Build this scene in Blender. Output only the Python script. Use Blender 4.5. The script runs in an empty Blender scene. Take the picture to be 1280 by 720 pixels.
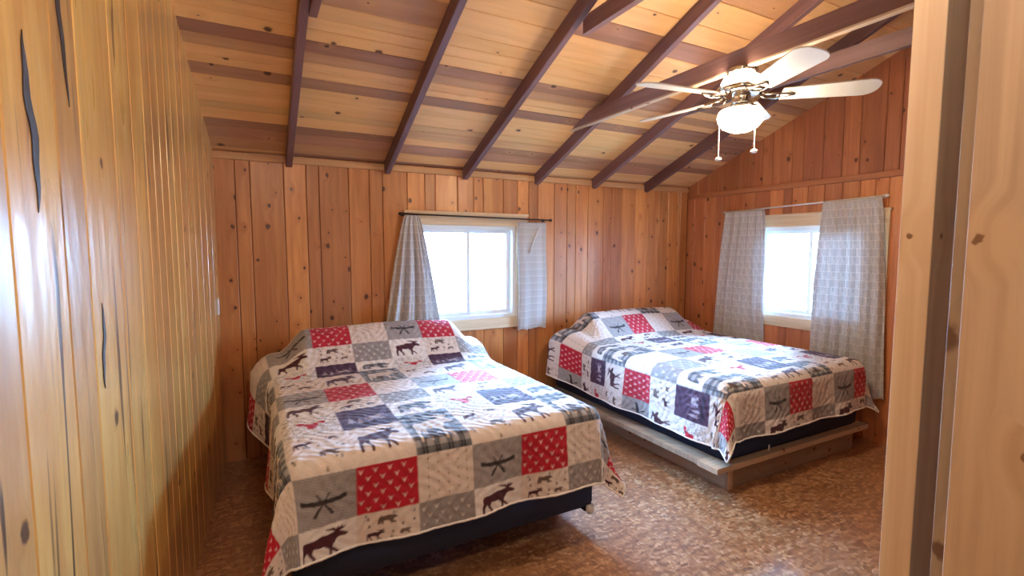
import bpy, bmesh, math, random
import numpy as np
from mathutils import Matrix, Vector
random.seed(11)
C = bpy.context.scene.collection
SC = bpy.context.scene
R = math.radians

# ------------------------------------------------------------------ camera, sky, exposure
cam_d = bpy.data.cameras.new('camera')
cam_d.sensor_width = 36.0
cam_d.lens = 613.9 / 1280 * 36
cam_d.clip_start = 0.02
cam = bpy.data.objects.new('camera', cam_d)
C.objects.link(cam)
cam.location = (0, 0, 1.5)
cam.rotation_euler = (R(90 - 4.585), 0, R(-27.85))
SC.camera = cam

SKY_STRENGTH = 100.0
world = bpy.data.worlds.new('sky')
SC.world = world
world.use_nodes = True
bg = world.node_tree.nodes['Background']
bg.inputs[0].default_value = (0.33, 0.60, 1.0, 1)      # even bright overcast daylight
bg.inputs[1].default_value = SKY_STRENGTH

SC.view_settings.view_transform = 'Standard'
SC.view_settings.look = 'None'
SC.view_settings.gamma = 1.0
SC.view_settings.use_curve_mapping = False
SC.view_settings.exposure = 0.55
SC.cycles.max_bounces = 10
SC.cycles.diffuse_bounces = 7
SC.cycles.transparent_max_bounces = 12
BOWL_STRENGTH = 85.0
FILL_LAMP = 36.0


def light(name, kind, loc, energy, color=(1, 1, 1), size=0.1, rot=None):
    d = bpy.data.lights.new(name, kind)
    d.energy = energy
    d.color = color
    if kind == 'POINT':
        d.shadow_soft_size = size
    o = bpy.data.objects.new(name, d)
    C.objects.link(o)
    o.location = loc
    if rot:
        o.rotation_euler = rot
    return o


# daylight enters by the two windows: portals only tell the renderer where the sky is
for nm, loc, sx, sy, rot in (('window_portal', (1.65, 3.99, 1.295), 0.92, 0.82, (R(-90), 0, 0)),
                             ('window_portal', (4.33, 2.55, 1.295), 1.02, 0.82, (0, R(90), 0))):
    o = light(nm, 'AREA', loc, 1.0, rot=rot)
    o.data.shape = 'RECTANGLE'
    o.data.size, o.data.size_y = (sx, sy) if rot[0] else (sy, sx)
    o.data.cycles.is_portal = True
# unseen warm lamp added above the camera to brighten post, wall and beds
light('added_fill_lamp', 'POINT', (0.36, 0.12, 2.48), FILL_LAMP, (1.0, 0.86, 0.70), 0.16)


# ------------------------------------------------------------------ helpers
def lin(r, g, b):
    f = lambda c: (c / 255 / 12.92) if c / 255 <= 0.04045 else ((c / 255 + 0.055) / 1.055) ** 2.4
    return (f(r), f(g), f(b), 1.0)


class NT:
    """small node-tree builder"""
    def __init__(s, name):
        s.m = bpy.data.materials.new(name)
        s.m.use_nodes = True
        s.t = s.m.node_tree
        s.b = s.t.nodes['Principled BSDF']
        s.out = s.t.nodes['Material Output']

    def put(s, sock, v):
        if isinstance(v, bpy.types.NodeSocket):
            s.t.links.new(v, sock)
        else:
            sock.default_value = v

    def n(s, typ, **kw):
        nd = s.t.nodes.new(typ)
        for k, v in kw.items():
            setattr(nd, k, v)
        return nd

    def math(s, op, a, b=0.0, c=0.0, clamp=False):
        nd = s.n('ShaderNodeMath', operation=op, use_clamp=clamp)
        s.put(nd.inputs[0], a); s.put(nd.inputs[1], b); s.put(nd.inputs[2], c)
        return nd.outputs[0]

    def comb(s, x, y, z):
        nd = s.n('ShaderNodeCombineXYZ')
        s.put(nd.inputs[0], x); s.put(nd.inputs[1], y); s.put(nd.inputs[2], z)
        return nd.outputs[0]

    def sep(s, v):
        nd = s.n('ShaderNodeSeparateXYZ')
        s.put(nd.inputs[0], v)
        return nd.outputs

    def noise(s, vec, scale=1.0, detail=2.0, rough=0.5, dist=0.0):
        nd = s.n('ShaderNodeTexNoise')
        s.put(nd.inputs['Vector'], vec)
        nd.inputs['Scale'].default_value = scale
        nd.inputs['Detail'].default_value = detail
        nd.inputs['Roughness'].default_value = rough
        nd.inputs['Distortion'].default_value = dist
        return nd.outputs[0]

    def vor(s, vec, scale=1.0, dims='2D', rnd=1.0):
        nd = s.n('ShaderNodeTexVoronoi', voronoi_dimensions=dims)
        s.put(nd.inputs['Vector'], vec)
        nd.inputs['Scale'].default_value = scale
        nd.inputs['Randomness'].default_value = rnd
        return nd.outputs

    def rng(s, v, a, b, c=0.0, d=1.0, smooth=True):
        nd = s.n('ShaderNodeMapRange')
        nd.interpolation_type = 'SMOOTHSTEP' if smooth else 'LINEAR'
        s.put(nd.inputs[0], v)
        for i, x in enumerate((a, b, c, d)):
            s.put(nd.inputs[i + 1], x)
        return nd.outputs[0]

    def mix(s, f, a, b, blend='MIX'):
        nd = s.n('ShaderNodeMix', data_type='RGBA', blend_type=blend)
        s.put(nd.inputs[0], f); s.put(nd.inputs[6], a); s.put(nd.inputs[7], b)
        return nd.outputs[2]

    def bump(s, h, strength=0.2, dist=0.01):
        nd = s.n('ShaderNodeBump')
        nd.inputs['Strength'].default_value = strength
        nd.inputs['Distance'].default_value = dist
        s.put(nd.inputs['Height'], h)
        s.t.links.new(nd.outputs[0], s.b.inputs['Normal'])

    def set(s, **kw):
        for k, v in kw.items():
            s.put(s.b.inputs[k.replace('_', ' ')], v)


def plain(name, col, rough=0.5, metal=0.0, var=0.06, scale=30.0, bump=0.0, **kw):
    s = NT(name)
    tc = s.n('ShaderNodeTexCoord')
    nz = s.noise(tc.outputs['Object'], scale, 3.0)
    dark = tuple(c * (1 - 2 * var) for c in col[:3]) + (1,)
    light_ = tuple(min(1, c * (1 + 2 * var)) for c in col[:3]) + (1,)
    s.set(Base_Color=s.mix(nz, dark, light_), Roughness=rough, Metallic=metal, **kw)
    if bump:
        s.bump(nz, bump, 0.004)
    return s.m


def pine(name, light_, dark, alt, rough=0.35, coat=0.0, streak=0.0, knots=1.0, bump=0.15, gr=0.85, gf=1.0, wavy=0.0, knotcol=(60, 28, 18)):
    """boards: local X across, Y thickness, Z along; object colour = tone, hue, knottiness"""
    s = NT(name)
    tc = s.n('ShaderNodeTexCoord')
    oi = s.n('ShaderNodeObjectInfo')
    x, y, z = s.sep(tc.outputs['Object'])
    rnd = s.math('MULTIPLY', oi.outputs['Random'], 91.0)
    sc = s.n('ShaderNodeSeparateColor')
    s.put(sc.inputs[0], oi.outputs['Color'])
    tone, hue, kd = sc.outputs
    xr = s.math('ADD', s.math('ADD', x, y), rnd)
    zr = s.math('ADD', z, s.math('MULTIPLY', rnd, 1.7))
    # knots
    v = s.vor(s.comb(s.math('MULTIPLY', xr, 7.5), s.math('MULTIPLY', zr, 5.5), 0.0))
    dist, vcol = v[0], v[1]
    vc = s.n('ShaderNodeSeparateColor')
    s.put(vc.inputs[0], vcol)
    wob = s.noise(s.comb(s.math('MULTIPLY', xr, 60.0), s.math('MULTIPLY', zr, 60.0), 0.0), 1.0, 2.0)
    dw = s.math('ADD', dist, s.math('MULTIPLY', s.math('SUBTRACT', wob, 0.5), 0.10))
    rad = s.rng(s.math('POWER', vc.outputs[1], 1.8), 0.0, 1.0, 0.035, 0.16, smooth=False)
    on = s.math('GREATER_THAN', s.math('MULTIPLY', s.math('ADD', vc.outputs[0], 0.0), s.math('MULTIPLY', kd, knots))  , 0.50)
    kn = s.math('MULTIPLY', on, s.rng(s.math('DIVIDE', dw, rad), 0.55, 1.0, 1.0, 0.0))
    halo = s.math('MULTIPLY', on, s.rng(dist, 0.08, 0.34, 1.0, 0.0))
    # grain
    g1 = s.noise(s.comb(s.math('ADD', s.math('MULTIPLY', xr, 55.0 * gf), s.math('MULTIPLY', halo, 0.9)), 0.0,
                        s.math('MULTIPLY', zr, 1.6)), 1.0, 4.0, 0.6, 0.4)
    g2 = s.noise(s.comb(s.math('ADD', s.math('MULTIPLY', xr, 9.0), s.math('MULTIPLY', halo, 0.3)), 3.0,
                        s.math('MULTIPLY', zr, 0.9)), 1.0, 3.0, 0.55, 0.6)
    grain = s.rng(s.math('ADD', s.math('MULTIPLY', g1, 0.55), s.math('MULTIPLY', g2, 0.65)), 0.38, 0.80)
    base = s.mix(hue, light_, alt)
    col = s.mix(s.math('MULTIPLY', grain, gr), base, s.mix(hue, dark, tuple(c * 0.55 for c in alt[:3]) + (1,)))
    col = s.mix(s.math('MULTIPLY', halo, 0.35), col, dark)
    if streak:
        st = s.noise(s.comb(s.math('MULTIPLY', xr, 22.0), 7.0, s.math('MULTIPLY', zr, 1.1)), 1.0, 2.0, 0.5, 0.9)
        col = s.mix(s.math('MULTIPLY', s.rng(st, 0.62, 0.72), streak), col, lin(52, 38, 32))
    col = s.mix(s.math('MULTIPLY', kn, 0.88), col, lin(*knotcol))
    tn = s.comb(tone, tone, tone)
    col = s.mix(1.0, col, tn, 'MULTIPLY')
    s.set(Base_Color=col, Roughness=s.rng(g2, 0.2, 0.8, rough - 0.06, rough + 0.1), Coat_Weight=coat, Coat_Roughness=rough * 0.7)
    hgt = s.math('SUBTRACT', g1, s.math('MULTIPLY', kn, 0.6))
    if wavy:
        hgt = s.math('ADD', hgt, s.math('MULTIPLY', s.noise(s.comb(s.math('MULTIPLY', xr, 14.0), 0.0, s.math('MULTIPLY', zr, 5.0)), 1.0, 2.0), 6.0 * wavy))
    s.bump(hgt, bump, 0.004)
    return s.m


M = {}
M['back'] = pine('varnished_knotty_pine', lin(230, 160, 92), lin(188, 110, 54), lin(196, 122, 72), 0.40, 0.25, gr=0.8, gf=0.6, knots=1.15)
M['left'] = pine('glossy_yellow_pine', lin(248, 206, 120), lin(216, 152, 76), lin(228, 170, 104), 0.30, 1.0, streak=0.9, knots=0.6, bump=0.30, gf=0.4, gr=0.9, wavy=1.0)
M['ceil'] = pine('roof_board_pine', lin(238, 190, 126), lin(214, 158, 100), lin(186, 132, 102), 0.55, 0.0, knots=0.72, gr=0.6, gf=0.6)
M['right'] = pine('red_knotty_pine', lin(216, 146, 92), lin(180, 104, 60), lin(190, 114, 78), 0.42, 0.2)
M['raw'] = pine('raw_framing_pine', lin(226, 202, 174), lin(198, 164, 130), lin(200, 172, 146), 0.6, 0.0, knots=1.0, knotcol=(112, 74, 48))
M['trimwood'] = pine('clear_pine_trim', lin(242, 222, 190), lin(224, 196, 156), lin(216, 184, 146), 0.5, 0.0, knots=0.6)
M['rafter'] = pine('brown_stained_rafter', lin(134, 96, 94), lin(106, 72, 72), lin(120, 84, 82), 0.55, 0.0, knots=0.5)
M['tiewood'] = pine('stained_collar_tie', lin(144, 106, 100), lin(116, 82, 78), lin(126, 90, 84), 0.55, 0.0, knots=0.5)
M['gap'] = plain('dark_board_backing', lin(84, 46, 24), 0.9)
M['outer'] = plain('weathered_siding', lin(120, 105, 90), 0.9)
M['vinyl'] = plain('white_vinyl', lin(236, 238, 240), 0.35, var=0.02)
M['white_plastic'] = plain('white_plastic', lin(232, 230, 226), 0.4, var=0.02)
M['bronze'] = plain('dark_bronze_metal', lin(64, 52, 50), 0.4, 0.8)
M['whitemetal'] = plain('white_enamel', lin(236, 232, 228), 0.35, var=0.02)
M['navy'] = plain('navy_mattress_cloth', lin(40, 54, 88), 0.85, var=0.15, scale=120, bump=0.2)
M['mattress'] = plain('pale_ticking', lin(205, 204, 206), 0.9)
M['nickel'] = plain('polished_nickel', lin(214, 208, 200), 0.18, 1.0, var=0.03)
M['blade'] = plain('pale_fan_blade', lin(222, 212, 196), 0.45, var=0.05, scale=12)
M['blade_iron'] = plain('dark_nickel', lin(150, 138, 124), 0.25, 1.0)
M['ground'] = plain('pale_dry_ground', lin(205, 205, 192), 0.95, var=0.12, scale=0.6)
M['steel'] = plain('dark_bed_steel', lin(44, 42, 46), 0.5, 0.7)

s = NT('window_glass')
tr = s.n('ShaderNodeBsdfTransparent'); gl = s.n('ShaderNodeBsdfGlossy'); gl.inputs['Roughness'].default_value = 0.02
fr = s.n('ShaderNodeFresnel'); fr.inputs[0].default_value = 1.45
tr.inputs[0].default_value = (0.97, 0.99, 1.0, 1)
mx = s.n('ShaderNodeMixShader')
s.t.links.new(fr.outputs[0], mx.inputs[0]); s.t.links.new(tr.outputs[0], mx.inputs[1]); s.t.links.new(gl.outputs[0], mx.inputs[2])
s.t.links.new(mx.outputs[0], s.out.inputs[0])
M['glass'] = s.m

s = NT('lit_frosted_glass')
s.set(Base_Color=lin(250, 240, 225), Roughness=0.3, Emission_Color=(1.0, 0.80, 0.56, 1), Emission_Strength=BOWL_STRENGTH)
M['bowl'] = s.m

# flecked floor: chips of tan, rust and grey wood pressed flat under a satin finish
s = NT('flecked_chip_floor')
tc = s.n('ShaderNodeTexCoord')
x, y, z = s.sep(tc.outputs['Object'])
wv = s.noise(tc.outputs['Object'], 7.0, 2.0)
v1 = s.vor(s.comb(s.math('ADD', s.math('MULTIPLY', x, 34.0), s.math('MULTIPLY', wv, 4.0)), s.math('MULTIPLY', y, 62.0), 0.0))
v2 = s.vor(s.comb(s.math('MULTIPLY', x, 95.0), s.math('ADD', s.math('MULTIPLY', y, 50.0), s.math('MULTIPLY', wv, 5.0)), 0.0))
c1 = s.n('ShaderNodeSeparateColor'); s.put(c1.inputs[0], v1[1])
c2 = s.n('ShaderNodeSeparateColor'); s.put(c2.inputs[0], v2[1])
rp = s.n('ShaderNodeValToRGB')
s.put(rp.inputs[0], s.math('ADD', s.math('MULTIPLY', c1.outputs[0], 0.6), s.math('MULTIPLY', c2.outputs[1], 0.4)))
e = rp.color_ramp.elements
e[0].position, e[0].color = 0.1, lin(122, 76, 44)
e[1].position, e[1].color = 0.9, lin(218, 180, 142)
for p_, c_ in ((0.35, lin(152, 102, 62)), (0.55, lin(174, 122, 78)), (0.72, lin(192, 146, 102))):
    k = e.new(p_); k.color = c_
blot = s.noise(tc.outputs['Object'], 2.6, 3.0)
s.set(Base_Color=s.mix(s.rng(blot, 0.35, 0.7, 0.0, 0.35), rp.outputs[0], lin(148, 90, 42)),
      Roughness=s.rng(c2.outputs[0], 0.0, 1.0, 0.30, 0.42, smooth=False), Coat_Weight=1.0, Coat_Roughness=0.40, Coat_IOR=2.1)
s.bump(s.math('ADD', c1.outputs[1], s.math('MULTIPLY', wv, 2.0)), 0.12, 0.003)
M['floor'] = s.m

# quilt: print carried by the mesh's colour attribute, quilting relief in the weave
s = NT('printed_patchwork_cotton')
at = s.n('ShaderNodeAttribute', attribute_name='print')
tc = s.n('ShaderNodeTexCoord')
nz = s.noise(tc.outputs['Object'], 260.0, 2.0)
nq = s.noise(tc.outputs['Object'], 38.0, 2.0)
s.set(Base_Color=s.mix(s.rng(nz, 0.2, 0.8, 0.0, 0.16), at.outputs[0], s.mix(0.75, at.outputs[0], (0, 0, 0, 1))), Roughness=0.85,
      Sheen_Weight=0.15)
s.bump(nq, 0.35, 0.008)
M['quilt'] = s.m
M['binding'] = plain('white_quilt_binding', lin(238, 232, 228), 0.85, var=0.04, scale=60)

# curtain: woven greek-key blocks in two greys
s = NT('grey_key_weave')
uv = s.n('ShaderNodeUVMap')
ux, uy, _z = s.sep(uv.outputs[0])
def cell(a, off=0.0):
    return s.math('ABSOLUTE', s.math('SUBTRACT', s.math('FRACT', s.math('ADD', s.math('MULTIPLY', a, 16.0), off)), 0.5))
row = s.math('MULTIPLY', s.math('FLOOR', s.math('MULTIPLY', uy, 16.0)), 0.5)
cx_, cy_ = cell(ux, row), cell(uy)
ring = s.math('MAXIMUM', cx_, cy_)
r1 = s.math('MULTIPLY', s.math('GREATER_THAN', ring, 0.27), s.math('LESS_THAN', ring, 0.38))
r2 = s.math('MULTIPLY', s.math('LESS_THAN', ring, 0.18), s.math('GREATER_THAN', ring, 0.08))
br1 = s.math('GREATER_THAN', s.math('FRACT', s.math('ADD', s.math('MULTIPLY', ux, 16.0), row)), 0.30)
br2 = s.math('GREATER_THAN', s.math('FRACT', s.math('MULTIPLY', uy, 16.0)), 0.45)
key = s.math('MAXIMUM', s.math('MULTIPLY', r1, s.math('MAXIMUM', br1, br2)), r2)
thr = s.noise(s.comb(s.math('MULTIPLY', ux, 900.0), s.math('MULTIPLY', uy, 160.0), 0.0), 1.0, 2.0)
col = s.mix(s.math('MULTIPLY', key, 0.6), lin(222, 218, 216), lin(170, 168, 172))
col = s.mix(s.rng(thr, 0.3, 0.7, 0.0, 0.22), col, lin(184, 180, 180))
s.set(Base_Color=col, Roughness=0.8, Sheen_Weight=0.1)
tl = s.n('ShaderNodeBsdfTranslucent'); s.put(tl.inputs[0], col)
mx = s.n('ShaderNodeMixShader'); mx.inputs[0].default_value = 0.16
s.t.links.new(s.b.outputs[0], mx.inputs[1]); s.t.links.new(tl.outputs[0], mx.inputs[2]); s.t.links.new(mx.outputs[0], s.out.inputs[0])
M['curtain'] = s.m


def mesh_obj(name, verts, faces, mat, parent=None, smooth=False):
    me = bpy.data.meshes.new(name)
    me.from_pydata([tuple(v) for v in verts], [], faces)
    me.materials.append(mat)
    if smooth:
        me.polygons.foreach_set('use_smooth', [True] * len(me.polygons))
    me.update()
    o = bpy.data.objects.new(name, me)
    C.objects.link(o)
    if parent:
        o.parent = parent
    return o


def bm_obj(name, bm, mat, parent=None, smooth=False, bevel=0.0):
    me = bpy.data.meshes.new(name)
    bmesh.ops.recalc_face_normals(bm, faces=bm.faces)
    bm.to_mesh(me); bm.free()
    me.materials.append(mat)
    if smooth:
        me.polygons.foreach_set('use_smooth', [True] * len(me.polygons))
    o = bpy.data.objects.new(name, me)
    C.objects.link(o)
    if parent:
        o.parent = parent
    if bevel:
        b = o.modifiers.new('bevel', 'BEVEL'); b.width = bevel; b.segments = 2; b.limit_method = 'ANGLE'
    return o


def add_box(bm, x0, x1, y0, y1, z0, z1, mat=None):
    r = bmesh.ops.create_cube(bm, size=1.0)
    for v in r['verts']:
        v.co = Vector(((x0 + x1) / 2 + v.co.x * (x1 - x0), (y0 + y1) / 2 + v.co.y * (y1 - y0), (z0 + z1) / 2 + v.co.z * (z1 - z0)))
    return r['verts']


def box_obj(name, x0, x1, y0, y1, z0, z1, mat, parent=None, bevel=0.0):
    """a box whose origin is its centre (children of an Empty get coordinates relative to it)"""
    bm = bmesh.new()
    hx, hy, hz = (x1 - x0) / 2, (y1 - y0) / 2, (z1 - z0) / 2
    add_box(bm, -hx, hx, -hy, hy, -hz, hz)
    o = bm_obj(name, bm, mat, parent, bevel=bevel)
    o.location = Vector(((x0 + x1) / 2, (y0 + y1) / 2, (z0 + z1) / 2)) - (parent.location if parent else Vector())
    return o


def add_tube(bm, pts, r, seg=10, caps=True):
    rings = []
    pts = [Vector(p) for p in pts]
    for i, p in enumerate(pts):
        d = (pts[min(i + 1, len(pts) - 1)] - pts[max(i - 1, 0)]).normalized()
        a = d.orthogonal().normalized() if i == 0 else (prev - d * prev.dot(d)).normalized()
        prev = a
        b = d.cross(a)
        rr = r[i] if isinstance(r, (list, tuple)) else r
        rings.append([bm.verts.new(p + (a * math.cos(t) + b * math.sin(t)) * rr) for t in [2 * math.pi * k / seg for k in range(seg)]])
    for i in range(len(rings) - 1):
        for k in range(seg):
            bm.faces.new((rings[i][k], rings[i][(k + 1) % seg], rings[i + 1][(k + 1) % seg], rings[i + 1][k]))
    if caps:
        bm.faces.new(rings[0][::-1]); bm.faces.new(rings[-1])


def add_lathe(bm, prof, seg=40, center=(0, 0, 0)):
    cx, cy, cz = center
    rings = []
    for r, z in prof:
        if r < 1e-5:
            rings.append([bm.verts.new((cx, cy, cz + z))])
        else:
            rings.append([bm.verts.new((cx + r * math.cos(2 * math.pi * k / seg), cy + r * math.sin(2 * math.pi * k / seg), cz + z)) for k in range(seg)])
    for a, b in zip(rings, rings[1:]):
        for k in range(seg):
            k2 = (k + 1) % seg
            if len(a) == 1 and len(b) == 1:
                continue
            if len(a) == 1:
                bm.faces.new((a[0], b[k], b[k2]))
            elif len(b) == 1:
                bm.faces.new((a[k], b[0], a[k2]))
            else:
                bm.faces.new((a[k], b[k], b[k2], a[k2]))


def tag(o, label, cat, group=None):
    o['label'] = label; o['category'] = cat
    if group:
        o['group'] = group
    return o


def thing(name, label, cat, loc=(0, 0, 0), group=None):
    o = bpy.data.objects.new(name, None)
    C.objects.link(o)
    o.location = loc
    o.empty_display_size = 0.1
    return tag(o, label, cat, group)


def struct(o):
    o['kind'] = 'structure'
    return o


def plank(name, parent, mat, centre, across, normal, along, w, t, L, color=(1, 0.3, 1), top_slope=0.0, bot_slope=0.0, ch=0.004, gap=0.0015):
    """one board with chamfered face edges: back at the given centre plane, face towards `normal`"""
    hw = w / 2 - gap
    prof = [(-hw, 0), (-hw, t - ch), (-hw + ch, t), (hw - ch, t), (hw, t - ch), (hw, 0)]
    vs = [(px, py, -L / 2 + bot_slope * px) for px, py in prof] + [(px, py, L / 2 + top_slope * px) for px, py in prof]
    n = 6
    fs = [(i, (i + 1) % n, n + (i + 1) % n, n + i) for i in range(n)]
    fs += [tuple(range(n))[::-1], tuple(range(n, 2 * n))]
    o = mesh_obj(name, vs, fs, mat, parent)
    mtx = Matrix((across, normal, along)).transposed().to_4x4()
    mtx.translation = Vector(centre) - (parent.location if parent else Vector())
    o.matrix_basis = mtx
    o.color = (color[0], color[1], color[2], 1)
    return o


def tone(lo=0.8, hi=1.1, hlo=0.0, hhi=0.6, k=1.0):
    return (random.uniform(lo, hi), random.uniform(hlo, hhi), k * random.uniform(0.7, 1.15))


X, Y, Z = Vector((1, 0, 0)), Vector((0, 1, 0)), Vector((0, 0, 1))
D = 3.9            # back wall
XR = 4.23          # right wall
SL = 0.40          # roof pitch
ZE = 2.16          # roof boards at the back wall
YR = 1.3           # ridge
YF = -1.3          # front wall
roof = lambda y: ZE + SL * (D - y) if y >= YR else ZE + SL * (D - YR) - SL * (YR - y)
leftx = lambda y: -0.21 - 0.06 * (D - y)

# ------------------------------------------------------------------ setting: ground, floor
struct(box_obj('ground', -40, 45, -40, 45, -0.45, -0.35, M['ground']))
struct(box_obj('floor', -0.7, XR + 0.12, YF - 0.1, D + 0.12, -0.12, 0.0, M['floor']))

# ------------------------------------------------------------------ back wall: sheathing with a window hole, boards proud of it
T = 0.018
W1 = (1.195, 2.10, 0.885, 1.70)           # rough opening x0 x1 z0 z1
bm = bmesh.new()
y0, y1 = D + T, D + 0.12
xl, xr = -0.45, XR + 0.12
add_box(bm, xl, W1[0], y0, y1, 0, 2.2); add_box(bm, W1[1], xr, y0, y1, 0, 2.2)
add_box(bm, W1[0], W1[1], y0, y1, 0, W1[2]); add_box(bm, W1[0], W1[1], y0, y1, W1[3], 2.2)
wall_back = struct(bm_obj('wall_back', bm, M['gap']))
edges = [-0.235, -0.086, 0.006, 0.219, 0.367, 0.454, 0.663, 0.817, 0.919, 1.114, 1.259, 1.348, 1.544, 1.69, 1.78, 1.973, 2.117,
         2.232, 2.325, 2.506, 2.649, 2.75, 2.893, 3.081, 3.181, 3.314, 3.493, 3.655, 3.813, 3.951, 4.093, XR]
bright = {9: 1.12, 11: 1.1, 16: 1.15, 26: 1.15, 3: 1.02}
for i, (a, b) in enumerate(zip(edges, edges[1:])):
    c = tone(0.84, 1.06, 0.0, 0.7)
    if i in bright:
        c = (bright[i], 0.05, 1.0)
    spans = [(0.0, ZE)]
    if b > W1[0] - 0.02 and a < W1[1] + 0.02:
        spans = [(0.0, W1[2] - 0.03), (W1[3] + 0.03, ZE)]
        if a < W1[0] - 0.05 or b > W1[1] + 0.05:
            # board cut around the side of the casing: keep its outer strip whole
            inner = (max(a, W1[0]), min(b, W1[1]))
            outer = (a, W1[0]) if a < W1[0] else (W1[1], b)
            plank('plank', wall_back, M['back'], ((outer[0] + outer[1]) / 2, D + T, (W1[2] + W1[3]) / 2), -X, -Y, Z,
                  outer[1] - outer[0], T, W1[3] - W1[2] + 0.06, c, gap=0.0)
    for z0, z1 in spans:
        plank('plank', wall_back, M['back'], ((a + b) / 2, D + T, (z0 + z1) / 2), -X, -Y, Z, b - a, T, z1 - z0, c)

# ------------------------------------------------------------------ left wall (turns slightly away from square)
ang = math.atan(0.06)
al = Vector((math.sin(ang), math.cos(ang), 0))              # along the wall towards the back
nl = Vector((math.cos(ang), -math.sin(ang), 0))             # into the room
vs, y_a, y_b = [], YF - 0.1, D + 0.05
poly = [(y_a, 0.0), (y_b, 0.0), (y_b, roof(D)), (YR, roof(YR) + 0.02), (y_a, roof(y_a))]
for off in (0.0, -0.10):
    for yy, zz in poly:
        p = Vector((leftx(yy), yy, zz)) + nl * (off - T)
        vs.append(p)
n = len(poly)
wall_left = struct(mesh_obj('wall_left', vs, [tuple(range(n)), tuple(range(n, 2 * n))[::-1]] + [(i, i + n, (i + 1) % n + n, (i + 1) % n) for i in range(n)], M['gap']))
ly = [-0.28, -0.1, 0.08, 0.24, 0.42, 0.58, 0.80, 0.98, 1.18, 1.405, 1.543, 1.80, 1.99, 2.146, 2.26, 2.37, 2.49, 2.607, 2.75, 2.9, 3.08, 3.27, 3.48, 3.69, D]
for a, b in zip(ly, ly[1:]):
    m_ = (a + b) / 2
    h = roof(m_)
    sl = -SL if m_ > YR else SL
    w = (b - a) * math.hypot(1, 0.06)
    # across = along x? right-handed with normal nl and length Z
    plank('plank', wall_left, M['left'], Vector((leftx(m_), m_, h / 2)) - nl * T, -al, nl, Z, w, T, h, tone(0.94, 1.12, 0.0, 0.7), top_slope=-sl, gap=0.002, ch=0.003)

M['bark'] = plain('dark_bark_seam', lin(58, 44, 38), 0.6, var=0.2, scale=40)
for yc, zc, ln, wd, ph in ((1.285, 1.74, 0.34, 0.030, 0.3), (1.47, 2.02, 0.40, 0.022, 1.9), (1.60, 1.25, 0.22, 0.018, 4.0)):
    # bark seams left where the board edge ran out of sound wood
    n_ = 14
    vs = []
    for lay in (0.0007, 0.0022):
        for sgn_ in (1, -1):
            for i in range(n_ + 1):
                f = i / n_ if sgn_ > 0 else 1 - i / n_
                hw = wd / 2 * math.sin(math.pi * f) ** 0.8 * (1 + 0.35 * math.sin(17 * f + ph) * sgn_)
                mid_ = 0.012 * math.sin(5 * f + ph)
                vs.append(Vector((leftx(yc), yc, zc)) + al * (mid_ + sgn_ * hw) + nl * lay + Z * (ln * (f - 0.5)))
    k_ = 2 * (n_ + 1)
    mesh_obj('bark_seam', vs, [tuple(range(k_)), tuple(range(k_, 2 * k_))[::-1]] + [(i, i + k_, (i + 1) % k_ + k_, (i + 1) % k_) for i in range(k_)], M['bark'], wall_left)

# ------------------------------------------------------------------ right gable wall with window hole
W2 = (2.05, 3.05, 0.885, 1.70)           # y0 y1 z0 z1
x0, x1 = XR + T, XR + 0.12
bm = bmesh.new()
add_box(bm, x0, x1, YF - 0.1, W2[0], 0, 2.05); add_box(bm, x0, x1, W2[1], D + T, 0, 2.05)
add_box(bm, x0, x1, W2[0], W2[1], 0, W2[2]); add_box(bm, x0, x1, W2[0], W2[1], W2[3], 2.05)
a_ = [bm.verts.new((xx, yy, zz)) for xx in (x0, x1) for yy, zz in ((YF - 0.1, 2.05), (D + T, 2.05), (D + T, roof(D)), (YR, roof(YR)), (YF - 0.1, roof(YF - 0.1)))]
bm.faces.new(a_[:5]); bm.faces.new(a_[5:][::-1])
for i in range(5):
    bm.faces.new((a_[i], a_[i + 5], a_[(i + 1) % 5 + 5], a_[(i + 1) % 5]))
wall_right = struct(bm_obj('wall_right', bm, M['gap']))
def runs(y_hi, y_lo, lo, hi):
    out = [y_hi]
    while out[-1] > y_lo:
        out.append(out[-1] - random.uniform(lo, hi))
    out[-1] = y_lo
    return out
ry = [D, 3.80, 3.66, 3.53, 3.45, 3.36, 3.19, 3.08, 2.93, 2.80, 2.72, 2.58, 2.44, 2.30, 2.17, 2.06, 1.97, 1.86, 1.72, 1.58, 1.45, 1.30, 1.16, 1.02, 0.88]
for b, a in zip(ry, ry[1:]):
    c = tone(0.84, 1.05, 0.0, 0.7)
    if abs(a - 2.80) < 0.01:
        c = (1.25, 0.0, 0.6)
    if a < 2.1 and b > 1.8:
        c = (1.1, 0.0, 0.9)
    spans = [(0.0, 2.03)]
    if b > W2[0] - 0.02 and a < W2[1] + 0.02:
        spans = [(0.0, W2[2] - 0.03), (W2[3] + 0.03, 2.03)]
    for z0, z1 in spans:
        plank('plank', wall_right, M['right'], (XR + T, (a + b) / 2, (z0 + z1) / 2), Y, -X, Z, b - a, T, z1 - z0, c)
for b, a in zip(*(lambda q: (q, q[1:]))(runs(D, 0.9, 0.10, 0.19))):
    m_ = (a + b) / 2
    h1 = roof(m_)
    sl = -SL if m_ > YR else SL
    plank('plank', wall_right, M['right'], (XR + T, m_, (2.05 + h1) / 2), Y, -X, Z, b - a, T, h1 - 2.05, tone(0.74, 0.95, 0.2, 0.9), top_slope=sl)
trim_1 = struct(plank('trim_1', None, M['right'], (XR, 2.38, 2.055), Z, -X, Y, 0.05, 0.022, 3.0, (0.8, 0.4, 0.4)))
trim_2 = struct(plank('trim_2', None, M['back'], (4.165, D, ZE / 2), -X, -Y, Z, 0.105, 0.014, ZE, (0.85, 0.4, 1.0)))

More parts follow.
